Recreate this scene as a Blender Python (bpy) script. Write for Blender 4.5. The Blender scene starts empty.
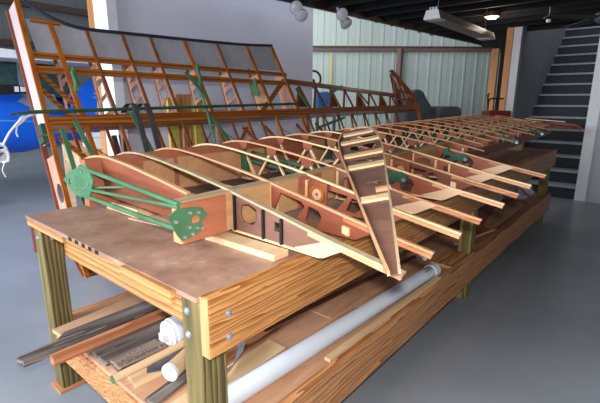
import bpy, bmesh, math, random
from mathutils import Vector, Matrix
from mathutils.geometry import tessellate_polygon
random.seed(7)
V = Vector
scene = bpy.context.scene
COL = scene.collection

# ------------------------------------------------------------------ materials
def lin(c):
    return tuple(((v/255)/12.92 if v/255 <= .04045 else (((v/255)+.055)/1.055)**2.4) for v in c) + (1,)

def new_mat(name, rough=.5, metal=0, spec=.4):
    m = bpy.data.materials.new(name); m.use_nodes = True
    b = m.node_tree.nodes['Principled BSDF']
    b.inputs['Roughness'].default_value = rough
    b.inputs['Metallic'].default_value = metal
    b.inputs['Specular IOR Level'].default_value = spec
    return m, m.node_tree, b

def plain(name, c, c2=None, rough=.5, metal=0, scale=12, spec=.4, emit=0):
    m, t, b = new_mat(name, rough, metal, spec)
    if c2 is None: c2 = tuple(v*.82 for v in c)
    n = t.nodes.new('ShaderNodeTexNoise'); n.inputs['Scale'].default_value = scale; n.inputs['Detail'].default_value = 5
    tc = t.nodes.new('ShaderNodeTexCoord'); t.links.new(tc.outputs['Object'], n.inputs['Vector'])
    r = t.nodes.new('ShaderNodeValToRGB'); r.color_ramp.elements[0].position = .3; r.color_ramp.elements[1].position = .7
    r.color_ramp.elements[0].color = lin(c2); r.color_ramp.elements[1].color = lin(c)
    t.links.new(n.outputs['Fac'], r.inputs['Fac']); t.links.new(r.outputs['Color'], b.inputs['Base Color'])
    if emit:
        b.inputs['Emission Color'].default_value = lin(c); b.inputs['Emission Strength'].default_value = emit
    return m

def wood(name, c1, c2, axis='X', fine=22, ring=0, rough=.5, stain=None):
    """long-grain wood: stretched noise, optional growth-ring bands and stains"""
    m, t, b = new_mat(name, rough)
    tc = t.nodes.new('ShaderNodeTexCoord'); mp = t.nodes.new('ShaderNodeMapping')
    s = [1, 1, 1]; s['XYZ'.index(axis)] = .07
    mp.inputs['Scale'].default_value = s
    t.links.new(tc.outputs['Object'], mp.inputs['Vector'])
    n = t.nodes.new('ShaderNodeTexNoise'); n.inputs['Scale'].default_value = fine; n.inputs['Detail'].default_value = 7
    n.inputs['Roughness'].default_value = .65
    t.links.new(mp.outputs['Vector'], n.inputs['Vector'])
    fac = n.outputs['Fac']
    if ring:
        w = t.nodes.new('ShaderNodeTexNoise'); w.inputs['Scale'].default_value = 2.6; w.inputs['Detail'].default_value = 1.5
        t.links.new(mp.outputs['Vector'], w.inputs['Vector'])
        mul = t.nodes.new('ShaderNodeMath'); mul.operation = 'MULTIPLY'; mul.inputs[1].default_value = ring
        t.links.new(w.outputs['Fac'], mul.inputs[0])
        fr = t.nodes.new('ShaderNodeMath'); fr.operation = 'FRACT'; t.links.new(mul.outputs[0], fr.inputs[0])
        mx = t.nodes.new('ShaderNodeMath'); mx.operation = 'MULTIPLY_ADD'; mx.inputs[1].default_value = .5
        t.links.new(fr.outputs[0], mx.inputs[0])
        ml = t.nodes.new('ShaderNodeMath'); ml.operation = 'MULTIPLY'; ml.inputs[1].default_value = .55
        t.links.new(fac, ml.inputs[0]); t.links.new(ml.outputs[0], mx.inputs[2]); fac = mx.outputs[0]
    r = t.nodes.new('ShaderNodeValToRGB'); r.color_ramp.elements[0].position = .28; r.color_ramp.elements[1].position = .72
    r.color_ramp.elements[0].color = lin(c2); r.color_ramp.elements[1].color = lin(c1)
    t.links.new(fac, r.inputs['Fac']); out = r.outputs['Color']
    if stain:
        n2 = t.nodes.new('ShaderNodeTexNoise'); n2.inputs['Scale'].default_value = 3.5; n2.inputs['Detail'].default_value = 6
        t.links.new(tc.outputs['Object'], n2.inputs['Vector'])
        r2 = t.nodes.new('ShaderNodeValToRGB'); r2.color_ramp.elements[0].position = .45; r2.color_ramp.elements[1].position = .68
        t.links.new(n2.outputs['Fac'], r2.inputs['Fac'])
        mix = t.nodes.new('ShaderNodeMixRGB'); mix.inputs['Color2'].default_value = lin(stain)
        t.links.new(r2.outputs['Color'], mix.inputs['Fac']); t.links.new(out, mix.inputs['Color1']); out = mix.outputs['Color']
    t.links.new(out, b.inputs['Base Color'])
    return m

def grain(name, c1, c2, axis='X', bands=9, dist=5, rough=.5, lo=.3, hi=1.02, stain=None):
    """sawn softwood: dark growth rings bending along the board"""
    m, t, b = new_mat(name, rough)
    tc = t.nodes.new('ShaderNodeTexCoord'); mp = t.nodes.new('ShaderNodeMapping')
    sc = [1, 1, 1]; sc['XYZ'.index(axis)] = .085; mp.inputs['Scale'].default_value = sc
    mp.inputs['Location'].default_value = (.13, .2, .31)
    t.links.new(tc.outputs['Object'], mp.inputs['Vector'])
    w = t.nodes.new('ShaderNodeTexWave'); w.wave_type = 'BANDS'; w.bands_direction = 'Z' if axis != 'Z' else 'X'
    w.wave_profile = 'SAW'
    w.inputs['Scale'].default_value = bands; w.inputs['Distortion'].default_value = dist
    w.inputs['Detail'].default_value = 2.5; w.inputs['Detail Scale'].default_value = 1.3
    t.links.new(mp.outputs['Vector'], w.inputs['Vector'])
    n = t.nodes.new('ShaderNodeTexNoise'); n.inputs['Scale'].default_value = 30; n.inputs['Detail'].default_value = 6
    t.links.new(mp.outputs['Vector'], n.inputs['Vector'])
    a = t.nodes.new('ShaderNodeMath'); a.operation = 'MULTIPLY_ADD'; a.inputs[1].default_value = .85
    ml = t.nodes.new('ShaderNodeMath'); ml.operation = 'MULTIPLY'; ml.inputs[1].default_value = .45
    t.links.new(n.outputs['Fac'], ml.inputs[0]); t.links.new(w.outputs['Fac'], a.inputs[0]); t.links.new(ml.outputs[0], a.inputs[2])
    r = t.nodes.new('ShaderNodeValToRGB'); r.color_ramp.elements[0].position = lo; r.color_ramp.elements[1].position = hi
    r.color_ramp.elements[0].color = lin(c1); r.color_ramp.elements[1].color = lin(c2)
    t.links.new(a.outputs[0], r.inputs['Fac']); out = r.outputs['Color']
    if stain:
        n2 = t.nodes.new('ShaderNodeTexNoise'); n2.inputs['Scale'].default_value = 4; n2.inputs['Detail'].default_value = 7
        t.links.new(mp.outputs['Vector'], n2.inputs['Vector'])
        r2 = t.nodes.new('ShaderNodeValToRGB'); r2.color_ramp.elements[0].position = .42; r2.color_ramp.elements[1].position = .62
        t.links.new(n2.outputs['Fac'], r2.inputs['Fac'])
        mix = t.nodes.new('ShaderNodeMixRGB'); mix.inputs['Color2'].default_value = lin(stain)
        t.links.new(r2.outputs['Color'], mix.inputs['Fac']); t.links.new(out, mix.inputs['Color1']); out = mix.outputs['Color']
    t.links.new(out, b.inputs['Base Color'])
    return m

def mottled(name, c1, c2, c3, rough=.5, axis=None):
    """worn sheet: large blotches, streaks and pale scuffs"""
    m, t, b = new_mat(name, rough)
    tc = t.nodes.new('ShaderNodeTexCoord'); mp = t.nodes.new('ShaderNodeMapping')
    sc = [1, 1, 1]
    if axis: sc['XYZ'.index(axis)] = .2
    mp.inputs['Scale'].default_value = sc; t.links.new(tc.outputs['Object'], mp.inputs['Vector'])
    n = t.nodes.new('ShaderNodeTexNoise'); n.inputs['Scale'].default_value = 7; n.inputs['Detail'].default_value = 9; n.inputs['Roughness'].default_value = .7
    t.links.new(mp.outputs['Vector'], n.inputs['Vector'])
    r = t.nodes.new('ShaderNodeValToRGB'); r.color_ramp.elements[0].position = .36; r.color_ramp.elements[1].position = .6
    r.color_ramp.elements[0].color = lin(c2); r.color_ramp.elements[1].color = lin(c1)
    e = r.color_ramp.elements.new(.72); e.color = lin(c3)
    t.links.new(n.outputs['Fac'], r.inputs['Fac']); t.links.new(r.outputs['Color'], b.inputs['Base Color'])
    return m

M = {}
M['apron'] = grain('apron pine', (196,140,82), (136,82,38), 'X', 19, 15)
M['apron_y'] = grain('apron pine across', (206,154,96), (158,104,56), 'Y', 13, 8)
M['rail'] = grain('rail pine', (218,158,106), (156,98,56), 'X', 14, 13)
M['endgrain'] = wood('end grain', (206,160,108), (180,130,84), 'Z', 60)
M['post'] = grain('treated post', (134,118,70), (62,54,34), 'Z', 14, 8, .6)
M['post_far'] = grain('treated post pale', (150,132,76), (96,82,46), 'Z', 13, 5, .6)
M['top'] = mottled('bench top hardboard', (172,136,116), (140,106,90), (200,172,152), .5)
M['shelf'] = mottled('shelf plywood', (208,162,130), (178,130,100), (218,180,150), .6, 'X')
M['red'] = wood('red stain', (120,34,34), (96,26,28), 'X', 20)
M['spruce'] = wood('spruce', (242,208,162), (220,178,130), 'Y', 26, 0, .5)
M['spruce_x'] = wood('spruce along', (214,170,122), (184,138,94), 'X', 26, 0, .5)
M['spruce_grey'] = wood('spar top weathered spruce', (188,166,134), (160,136,104), 'X', 26, 0, .6)
M['tan'] = wood('tan ply', (218,166,124), (190,136,98), 'Y', 12, 0, .5)
M['cap_far'] = wood('brown cap', (206,152,98), (164,112,68), 'Y', 26, 0, .5)  # darker, browner wood for the far rib caps
M['pinkply'] = wood('birch ply', (226,190,158), (206,164,130), 'Y', 12, 0, .5, stain=(206,168,138))
M['mahog'] = mottled('mahogany ply', (154,86,60), (126,66,46), (178,110,82), .5, 'Y')
M['mahog2'] = wood('mahogany ply darker', (134,76,56), (100,54,40), 'Y', 18, 0, .55)
M['mahog_x'] = mottled('mahogany ply along spar', (180,112,84), (156,90,64), (198,134,104), .5, 'X')
M['umber'] = mottled('dark umber ply', (124,88,74), (98,68,58), (150,114,98), .5, 'Y')
M['varnish'] = grain('orange varnish', (184,114,44), (120,62,20), 'X', 12, 4, .3)
M['varnish_z'] = wood('orange varnish rib', (188,114,46), (132,68,24), 'Z', 24, 0, .3)
M['varnish_dk'] = wood('dark varnish', (156,92,48), (106,58,30), 'X', 24, 0, .35)
M['pinkrib'] = wood('pink rib ply', (214,164,142), (190,136,114), 'Z', 16, 0, .5)
M['primer'] = plain('white primer', (204,186,186), (190,166,164), .5, scale=5)
M['green'] = plain('green paint', (82,128,92), (64,108,76), .45, scale=9)
M['green_dk'] = plain('dark green paint', (56,92,70), (44,76,58), .4, scale=9)
M['sheet'] = mottled('grey sheet', (176,176,188), (162,162,174), (188,188,198), .5)
M['edge'] = plain('blue black edge', (52,60,78), (38,44,58), .35)
M['bolt'] = plain('zinc bolt', (196,204,214), (160,168,180), .3, .7)
M['black'] = plain('black', (24,24,26), (16,16,18), .5)
M['strap'] = plain('strap', (74,72,80), (58,56,64), .8)
M['pvc'] = plain('white pvc', (220,227,238), (210,218,230), .4, scale=4)
M['white'] = plain('white', (222,222,224), (208,208,212), .45)
M['plastic'] = plain('white film', (226,228,236), (190,196,208), .3, scale=20)
M['bagred'] = plain('bag red', (196,40,40), (170,30,30), .4)
M['kraft'] = plain('kraft tube', (206,172,136), (194,156,120), .7)
M['weather'] = grain('weathered board', (134,122,116), (64,54,50), 'X', 12, 10, .75, stain=(96,84,80))
M['weather2'] = grain('weathered brown board', (150,128,112), (66,54,48), 'X', 11, 9, .75, stain=(112,92,78))
M['redbrown'] = grain('red brown board', (198,134,94), (160,98,64), 'X', 8, 5, .55)
M['palewood'] = mottled('pale board', (226,196,156), (204,168,126), (236,210,174), .55, 'X')
M['palewood_g'] = mottled('pale greyed board', (204,166,132), (174,134,104), (220,188,156), .6, 'X')
M['slate'] = plain('slate grey', (110,108,116), (74,72,80), .6, scale=18)
M['darkstick'] = wood('dark brown stick', (104,60,42), (76,42,28), 'X')
M['foil'] = plain('galvanised flashing', (190,196,202), (120,128,136), .3, .6, scale=30)
M['bluepaint'] = plain('blue aircraft paint', (22,112,236), (18,98,222), .3, scale=1)
M['bluelight'] = plain('light blue stripe', (86,156,226), (76,146,216), .3)
M['glass'] = plain('green glass', (56,84,80), (40,62,60), .1)
M['greyac'] = plain('grey aircraft panel', (128,132,142), (116,120,130), .4)
M['redcab'] = plain('red enamel', (120,36,34), (100,28,28), .4)
M['tarp'] = plain('dark grey tarp', (62,66,72), (48,52,58), .8, scale=6)
M['yellow'] = plain('yellow', (204,184,84), (188,168,74), .5)
M['bluetub'] = plain('blue tub', (30,84,140), (24,72,124), .4)
M['lamp'] = plain('bulb glass', (214,216,222), (188,192,202), .15, scale=30)
M['lampback'] = plain('bulb back', (170,166,168), (150,146,148), .25)
M['warm'] = plain('warm lamp', (255,214,150), (255,206,140), .4, emit=4)
M['diff'] = plain('fixture diffuser', (142,128,118), (128,114,104), .4)
M['riser'] = plain('black riser', (48,52,62), (40,44,52), .6)
M['tread'] = plain('grey tread', (176,182,190), (160,166,174), .5)
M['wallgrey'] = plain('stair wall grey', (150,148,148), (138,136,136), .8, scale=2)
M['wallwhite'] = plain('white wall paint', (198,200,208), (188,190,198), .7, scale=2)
M['partition'] = plain('lavender wall', (230,230,246), (222,222,240), .8, scale=.8)
M['trimwhite'] = plain('white trim', (240,242,246), (230,232,238), .5)
M['ceil'] = plain('black ceiling', (26,26,28), (16,16,18), .9, scale=3)
M['beam'] = wood('dark beam', (70,48,38), (48,32,26), 'X')
M['purlin'] = plain('brown purlin', (110,86,78), (88,68,62), .6)
M['stud'] = grain('stud', (214,158,104), (168,110,62), 'Z', 6, 5, .55)
M['metal'] = plain('green white siding', (164,174,168), (154,164,158), .6, scale=.7)
M['darkmetal'] = plain('dark siding', (92,95,92), (82,85,82), .7, scale=.7)

def floor_mat():
    m, t, b = new_mat('concrete floor', .32, 0, .35)
    tc = t.nodes.new('ShaderNodeTexCoord')
    n = t.nodes.new('ShaderNodeTexNoise'); n.inputs['Scale'].default_value = 1.3; n.inputs['Detail'].default_value = 8
    t.links.new(tc.outputs['Object'], n.inputs['Vector'])
    r = t.nodes.new('ShaderNodeValToRGB'); r.color_ramp.elements[0].position = .3; r.color_ramp.elements[1].position = .75
    r.color_ramp.elements[0].color = lin((134,138,146)); r.color_ramp.elements[1].color = lin((156,160,168))
    t.links.new(n.outputs['Fac'], r.inputs['Fac']); t.links.new(r.outputs['Color'], b.inputs['Base Color'])
    return m
M['floor'] = floor_mat()

# ------------------------------------------------------------------ mesh builder
class MB:
    def __init__(s): s.v = []; s.f = []
    def add(s, vs, fs):
        o = len(s.v); s.v += [V(p) for p in vs]; s.f += [tuple(i+o for i in f) for f in fs]; return s
    def obox(s, c, ax, h):
        c = V(c); a = [V(ax[i]).normalized()*h[i] for i in range(3)]
        vs = [c+a[0]*i+a[1]*j+a[2]*k for i in (-1,1) for j in (-1,1) for k in (-1,1)]
        return s.add(vs, [(0,1,3,2),(4,6,7,5),(0,4,5,1),(2,3,7,6),(0,2,6,4),(1,5,7,3)])
    def box(s, x0, x1, y0, y1, z0, z1):
        return s.obox(((x0+x1)/2,(y0+y1)/2,(z0+z1)/2), ((1,0,0),(0,1,0),(0,0,1)), ((x1-x0)/2,(y1-y0)/2,(z1-z0)/2))
    def bar(s, p, q, w, h, up=(0,0,1)):
        p, q = V(p), V(q); d = (q-p)
        sd = d.cross(V(up))
        if sd.length < 1e-6: sd = d.cross(V((1,0,0)))
        return s.obox((p+q)/2, (d, sd, sd.cross(d)), (d.length/2, w/2, h/2))
    def tube(s, pts, r, n=10, caps=True):
        pts = [V(p) for p in pts]; N = len(pts); vs = []; fs = []
        rr = r if isinstance(r, (list, tuple)) else [r]*N
        ref = None
        for i, p in enumerate(pts):
            d = (pts[min(i+1,N-1)]-pts[max(i-1,0)]).normalized()
            if ref is None: ref = V((0,0,1)) if abs(d.z) < .9 else V((1,0,0))
            a = d.cross(ref).normalized(); b = a.cross(d).normalized(); ref = b
            vs += [p+(a*math.cos(2*math.pi*k/n)+b*math.sin(2*math.pi*k/n))*rr[i] for k in range(n)]
        for i in range(N-1):
            for k in range(n):
                fs.append((i*n+k, i*n+(k+1)%n, (i+1)*n+(k+1)%n, (i+1)*n+k))
        if caps: fs += [tuple(range(n))[::-1], tuple((N-1)*n+k for k in range(n))]
        return s.add(vs, fs)
    def strip(s, pts, side, w, h, nrm=None):
        """rectangular section swept along pts; side = constant width direction; thickness h grows below"""
        pts = [V(p) for p in pts]; sd = V(side).normalized()*w/2; N = len(pts); vs = []; fs = []
        for i, p in enumerate(pts):
            d = (pts[min(i+1,N-1)]-pts[max(i-1,0)]).normalized()
            nn = V(side).cross(d).normalized() if nrm is None else V(nrm)
            if nrm is None and nn.z < 0: nn = -nn
            vs += [p-sd, p+sd, p+sd-nn*h, p-sd-nn*h]
        for i in range(N-1):
            for k in range(4):
                fs.append((i*4+k, i*4+(k+1)%4, (i+1)*4+(k+1)%4, (i+1)*4+k))
        fs += [(0,1,2,3), tuple((N-1)*4+k for k in (3,2,1,0))]
        return s.add(vs, fs)
    def plate(s, outer, holes, fn, off):
        """flat plate with holes; fn maps (a,b) to 3-D, off is the thickness vector"""
        loops = [list(outer)] + [list(h) for h in holes]
        off = V(off); flat = [p for l in loops for p in l]
        tri = tessellate_polygon([[V((p[0],p[1],0)) for p in l] for l in loops])
        n = len(flat); base = [V(fn(*p)) for p in flat]
        vs = base+[b+off for b in base]
        fs = [tuple(t) for t in tri]+[tuple(i+n for i in t[::-1]) for t in tri]
        o = 0
        for l in loops:
            k = len(l)
            for i in range(k): fs.append((o+i, o+(i+1)%k, o+(i+1)%k+n, o+i+n))
            o += k
        return s.add(vs, fs)
    def build(s, name, mat, parent=None, smooth=False, bevel=0, origin=None, rot=None):
        if parent is not None: o0 = parent_loc(parent)
        elif origin is not None: o0 = V(origin)
        else:
            xs = [p.x for p in s.v]; ys = [p.y for p in s.v]; zs = [p.z for p in s.v]
            o0 = V(((min(xs)+max(xs))/2, (min(ys)+max(ys))/2, min(zs)))
        me = bpy.data.meshes.new(name)
        me.from_pydata([p-o0 for p in s.v], [], s.f); me.update()
        bm = bmesh.new(); bm.from_mesh(me); bmesh.ops.recalc_face_normals(bm, faces=bm.faces); bm.to_mesh(me); bm.free()
        if smooth:
            for p in me.polygons: p.use_smooth = True
            try: me.set_sharp_from_angle(angle=math.radians(40))
            except Exception: pass
        me.materials.append(M[mat] if isinstance(mat, str) else mat)
        o = bpy.data.objects.new(name, me); COL.objects.link(o)
        WORLD[o.name] = o0
        if parent is not None: o.parent = parent
        else: o.location = o0
        if bevel:
            b = o.modifiers.new('bevel', 'BEVEL'); b.width = bevel; b.segments = 2; b.limit_method = 'ANGLE'
        return o
WORLD = {}
def parent_loc(o): return WORLD[o.name]

def thing(name, label, cat, loc=(0,0,0), group=None):
    o = bpy.data.objects.new(name, None); COL.objects.link(o); o.location = loc; o.empty_display_size = .1
    WORLD[o.name] = V(loc); o['label'] = label; o['category'] = cat
    if group: o['group'] = group
    return o
def tag(o, label, cat, group=None):
    o['label'] = label; o['category'] = cat
    if group: o['group'] = group
    return o
def struct(o): o['kind'] = 'structure'; return o

def disc(r, n=20, c=(0,0), ry=None):
    return [(c[0]+r*math.cos(2*math.pi*k/n), c[1]+(ry or r)*math.sin(2*math.pi*k/n)) for k in range(n)]
def interp(tab, x):
    if x <= tab[0][0]: return tab[0][1]
    for (a, b), (c, d) in zip(tab, tab[1:]):
        if x <= c: return b+(d-b)*(x-a)/(c-a)
    return tab[-1][1]
def smooth_pts(tab, n=4):
    """Catmull-Rom through a list of tuples"""
    P = [V(p) for p in tab]; out = []
    for i in range(len(P)-1):
        p0, p1, p2, p3 = P[max(i-1,0)], P[i], P[i+1], P[min(i+2,len(P)-1)]
        for k in range(n):
            t = k/n
            out.append(.5*((2*p1)+(-p0+p2)*t+(2*p0-5*p1+4*p2-p3)*t*t+(-p0+3*p1-3*p2+p3)*t**3))
    out.append(P[-1]); return out

# ================================================================== ROOM
def room():
    struct(MB().box(-9, 16, -8, 16, -.1, 0).build('floor', 'floor'))
    # siding on the diagonal back wall, ribs modelled
    def siding(name, p0, p1, z1, mat, pitch=.3, rib=.014):
        p0, p1 = V(p0), V(p1); d = (p1-p0); L = d.length; d.normalize(); n = V((-d.y, d.x, 0))
        mid = V((1.5, 0, 0)); 
        if (mid-p0).dot(n) < 0: n = -n
        prof = []; x = 0
        while x < L:
            prof += [(x,0),(x+.04,0),(x+.055,rib),(x+.095,rib),(x+.11,0),(x+.2,0),(x+.205,rib*.3),(x+.225,rib*.3),(x+.23,0)]; x += pitch
        prof.append((x, 0))
        mb = MB(); vs = []
        for a, b in prof: vs += [p0+d*a+n*b, p0+d*a+n*b+V((0,0,z1))]
        mb.add(vs, [(2*i,2*i+2,2*i+3,2*i+1) for i in range(len(prof)-1)])
        return struct(mb.build(name, mat)), d, n
    f = V((math.cos(.699), math.sin(.699), 0)); c = V((-.636,-.859,0)); r = V((f.y,-f.x,0))
    w, d, n = siding('wall_back', c+f*10-r*1.2, c+f*10+r*4.9, 4.6, 'metal', .27)
    for i, z in enumerate((2.6, 3.55)):
        a = c+f*9.93-r*1.2; b = c+f*9.93+r*4.75
        mb = MB(); mb.bar(a+V((0,0,z)), b+V((0,0,z)), .06, .09)
        if i == 0: mb.bar(a+V((0,0,z+.05))-f*.02, b+V((0,0,z+.05))-f*.02, .12, .015)
        struct(mb.build('trim_%d' % (i+1), 'purlin'))
    mb = MB(); p = c+f*9.85+r*2.22; mb.box(p.x-.05, p.x+.05, p.y-.05, p.y+.05, 0, 2.6)
    struct(mb.build('trim_4', 'purlin'))
    p = c+f*9.85+r*4.62; mb = MB(); mb.box(p.x-.06, p.x+.06, p.y-.06, p.y+.06, 0, 2.6)
    struct(mb.build('trim_5', 'purlin'))
    siding('wall_left', (-9, 14, 0), (12, 14, 0), 7, 'darkmetal', .3)
    for i, z in enumerate((4.22, 3.08)):
        struct(MB().box(-9, 12, 13.85, 13.95, z-.09, z+.09).build('trim_%d' % (6+i), 'beam'))
    # lavender partition with white jamb and stud end
    struct(MB().box(1.465, 4.47, 3.2, 3.32, 0, 4.6).build('wall_middle', 'partition'))
    struct(MB().box(1.37, 1.465, 3.14, 3.40, 0, 4.6).build('trim_8', 'trimwhite'))
    struct(MB().box(1.37, 1.46, 3.402, 3.52, 0, 4.6).build('trim_9', 'stud'))
    # mezzanine: black underside, joists, edge beam, stair opening at x > 7.25
    mb = MB(); zc = 2.58
    poly = [(-2,-6),(7.22,-6),(7.22,1.02),(11.2,1.02),(11.2,1.75),(2.0,2.86),(-2,3.2)]
    mb.plate(poly, [], lambda a, b: (a, b, zc+.18), (0,0,.05))
    k = 0; x = -1.8
    while x < 7.2:
        mb.box(x-.02, x+.02, -6, 3.2-(x+2)*.087 if x > 2 else 2.85, zc, zc+.18); x += .41
    struct(mb.build('ceiling', 'ceil'))
    mb = MB(); mb.bar((-2, 3.24, zc+.1), (11.2, 1.79, zc+.1), .05, .24); struct(mb.build('trim_10', 'beam'))
    struct(MB().box(7.2, 7.26, -6, 1.02, zc-.02, zc+.3).build('trim_11', 'ceil'))
    # stair side wall, its white front edge and the studs beside it
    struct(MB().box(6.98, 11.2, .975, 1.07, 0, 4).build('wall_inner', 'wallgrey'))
    struct(MB().box(6.86, 6.98, .965, 1.08, 0, zc+.05).build('trim_12', 'wallwhite'))
    struct(MB().box(6.84, 6.93, 1.085, 1.175, 0, zc).build('trim_13', 'stud'))
    struct(MB().box(7.5, 7.6, 1.46, 1.58, 0, 2.36).build('trim_14', 'stud'))
    struct(MB().box(7.35, 7.45, 1.28, 1.38, 0, 2.5).build('trim_15', 'ceil'))
    struct(MB().bar((6.9, 1.1, 2.46), (7.9, 1.85, 2.5), .08, .12).build('trim_16', 'ceil'))
    # wall right of the stairs with a door
    struct(MB().box(-.5, 6.9, -3.6, -3.5, 0, zc).build('wall_shade_helper', 'wallgrey'))  # unseen wall, added to keep ambient light off the floor
    struct(MB().box(6.78, 6.9, -.62, -.06, 0, zc).build('wall_right', 'wallwhite'))
    struct(MB().box(6.78, 6.9, -6, -1.5, 0, zc).build('wall_right_far', 'wallwhite'))
    struct(MB().box(6.9, 11.2, -.18, -.06, 0, 4).build('wall_near', 'wallwhite'))
    struct(MB().box(6.76, 6.78, -.2, -.06, 0, zc).build('trim_17', 'trimwhite'))
    d = struct(MB().box(6.82, 6.86, -1.5, -.62, .01, 2.1).build('door_1', 'wallwhite'))
    struct(MB().box(6.78, 6.9, -1.5, -.62, 2.1, zc).build('wall_top', 'wallwhite'))
    struct(MB().box(11.2, 11.3, -.2, 1.0, 0, 5).build('wall_end', 'ceil'))
room()

def stairs():
    t = thing('staircase', 'straight staircase with black risers and grey tread edges beside the white door wall', 'stairs', (6.79, .4, 0))
    for i in range(15):
        x = 6.79+.262*i; z = .2*(i+1)
        MB().box(x+.02, x+.04, -.055, .97, z-.2, z-.03).build('riser', 'riser', t)
        MB().box(x-.005, x+.29, -.055, .97, z-.03, z).build('tread', 'tread', t)
stairs()

# ================================================================== WORKBENCH
BX, BZ = 5.1, .895
def bench():
    t = thing('workbench', 'long timber workbench with hardboard top carrying the wing frame', 'workbench', (2.5, .7, 0))
    MB().box(-.012, BX, .038, 1.357, BZ-.016, BZ).build('tabletop', 'top', t)
    a = MB().box(0, BX, 0, .038, .711, BZ+.002).build('apron', 'apron', t, bevel=.004)
    MB().box(-.0012, .0, .001, .037, .713, BZ).build('end_grain', 'endgrain', a)
    MB().box(0, BX, 1.315, 1.353, .711, BZ-.017).build('apron', 'red', t)
    MB().box(.09, .128, .128, 1.314, .695, BZ-.017).build('apron', 'apron_y', t, bevel=.003)
    MB().box(BX-.06, BX-.022, .04, 1.314, .711, BZ-.017).build('apron', 'apron_y', t)
    for x, m in ((0,'post'),(2.345,'post_far'),(4.99,'post_far')):
        MB().box(x, x+.089, .039, .128, 0, .878).build('leg', m, t, bevel=.004)
    for x in (0, 2.345, 4.99):
        MB().box(x, x+.089, 1.225, 1.314, 0, .878).build('leg', 'post', t, bevel=.004)
    MB().box(.0, BX, 0, .038, .165, .367).build('lower_rail', 'rail', t, bevel=.004)
    MB().box(.1, BX, 1.315, 1.353, .165, .345).build('lower_rail', 'rail', t)
    MB().box(.002, .04, .13, 1.22, .2, .325).build('lower_rail', 'rail', t)
    MB().box(.01, BX, .04, 1.314, .327, .345).build('shelf', 'shelf', t)
    MB().box(-.014, .0, .94, 1.345, BZ-.045, BZ-.017).build('cleat', 'apron_y', t, bevel=.003)
    MB().box(-.03, -.0125, .135, .43, BZ-.045, BZ-.004).build('cleat', 'apron_y', t, bevel=.003)
    for y in (.86, .8, .74, .685, .63): MB().box(-.0145, -.0118, y-.013, y+.01, BZ-.016, BZ-.002).build('edge_mark', 'black', t)
    MB().box(-.02, .11, 1.205, 1.325, -.0, .012).build('foot_pad', 'redbrown', t)
    def bolt(p, d):
        d = V(d).normalized(); p = V(p)
        b = MB().tube([p, p+d*.002], .012, 14); b.tube([p+d*.002, p+d*.006, p+d*.008], [.009,.008,.004], 12)
        b.build('bolt', 'bolt', t, smooth=True)
    for x, z in ((.07,.83),(.07,.755),(2.39,.83),(2.39,.76),(5.03,.83)): bolt((x, 0, z), (0,-1,0))
    for y, z in ((.1,.83),(.1,.755)): bolt((0, y, z), (-1,0,0))
    bolt((0, 1.27, .80), (-1,0,0)); bolt((.045, 1.225, .8), (0,-1,0)); bolt((.03, 1.225, .865), (0,-1,0))
bench()

# ================================================================== WING ON THE BENCH
TOP = [(-.37,.945),(-.1,.992),(.1,1.034),(.28,1.07),(.4,1.095),(.6,1.128),(.85,1.163),(1.05,1.182),(1.2,1.168),(1.3,1.13),(1.38,1.08),(1.44,1.03)]
BOT = [(-.37,.925),(-.05,.918),(.37,.926),(1.1,.945),(1.3,.975),(1.44,1.01)]
def zo(x): return .018*(x-.3)
def tp(x, y): return interp(TOP, y)+zo(x)
def bt(x, y): return interp(BOT, y)+zo(x)
def top_line(x, y0, y1, n=14, dz=0):
    return smooth_pts([(x, y0+(y1-y0)*i/n, tp(x, y0+(y1-y0)*i/n)+dz) for i in range(n+1)], 2)

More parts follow.
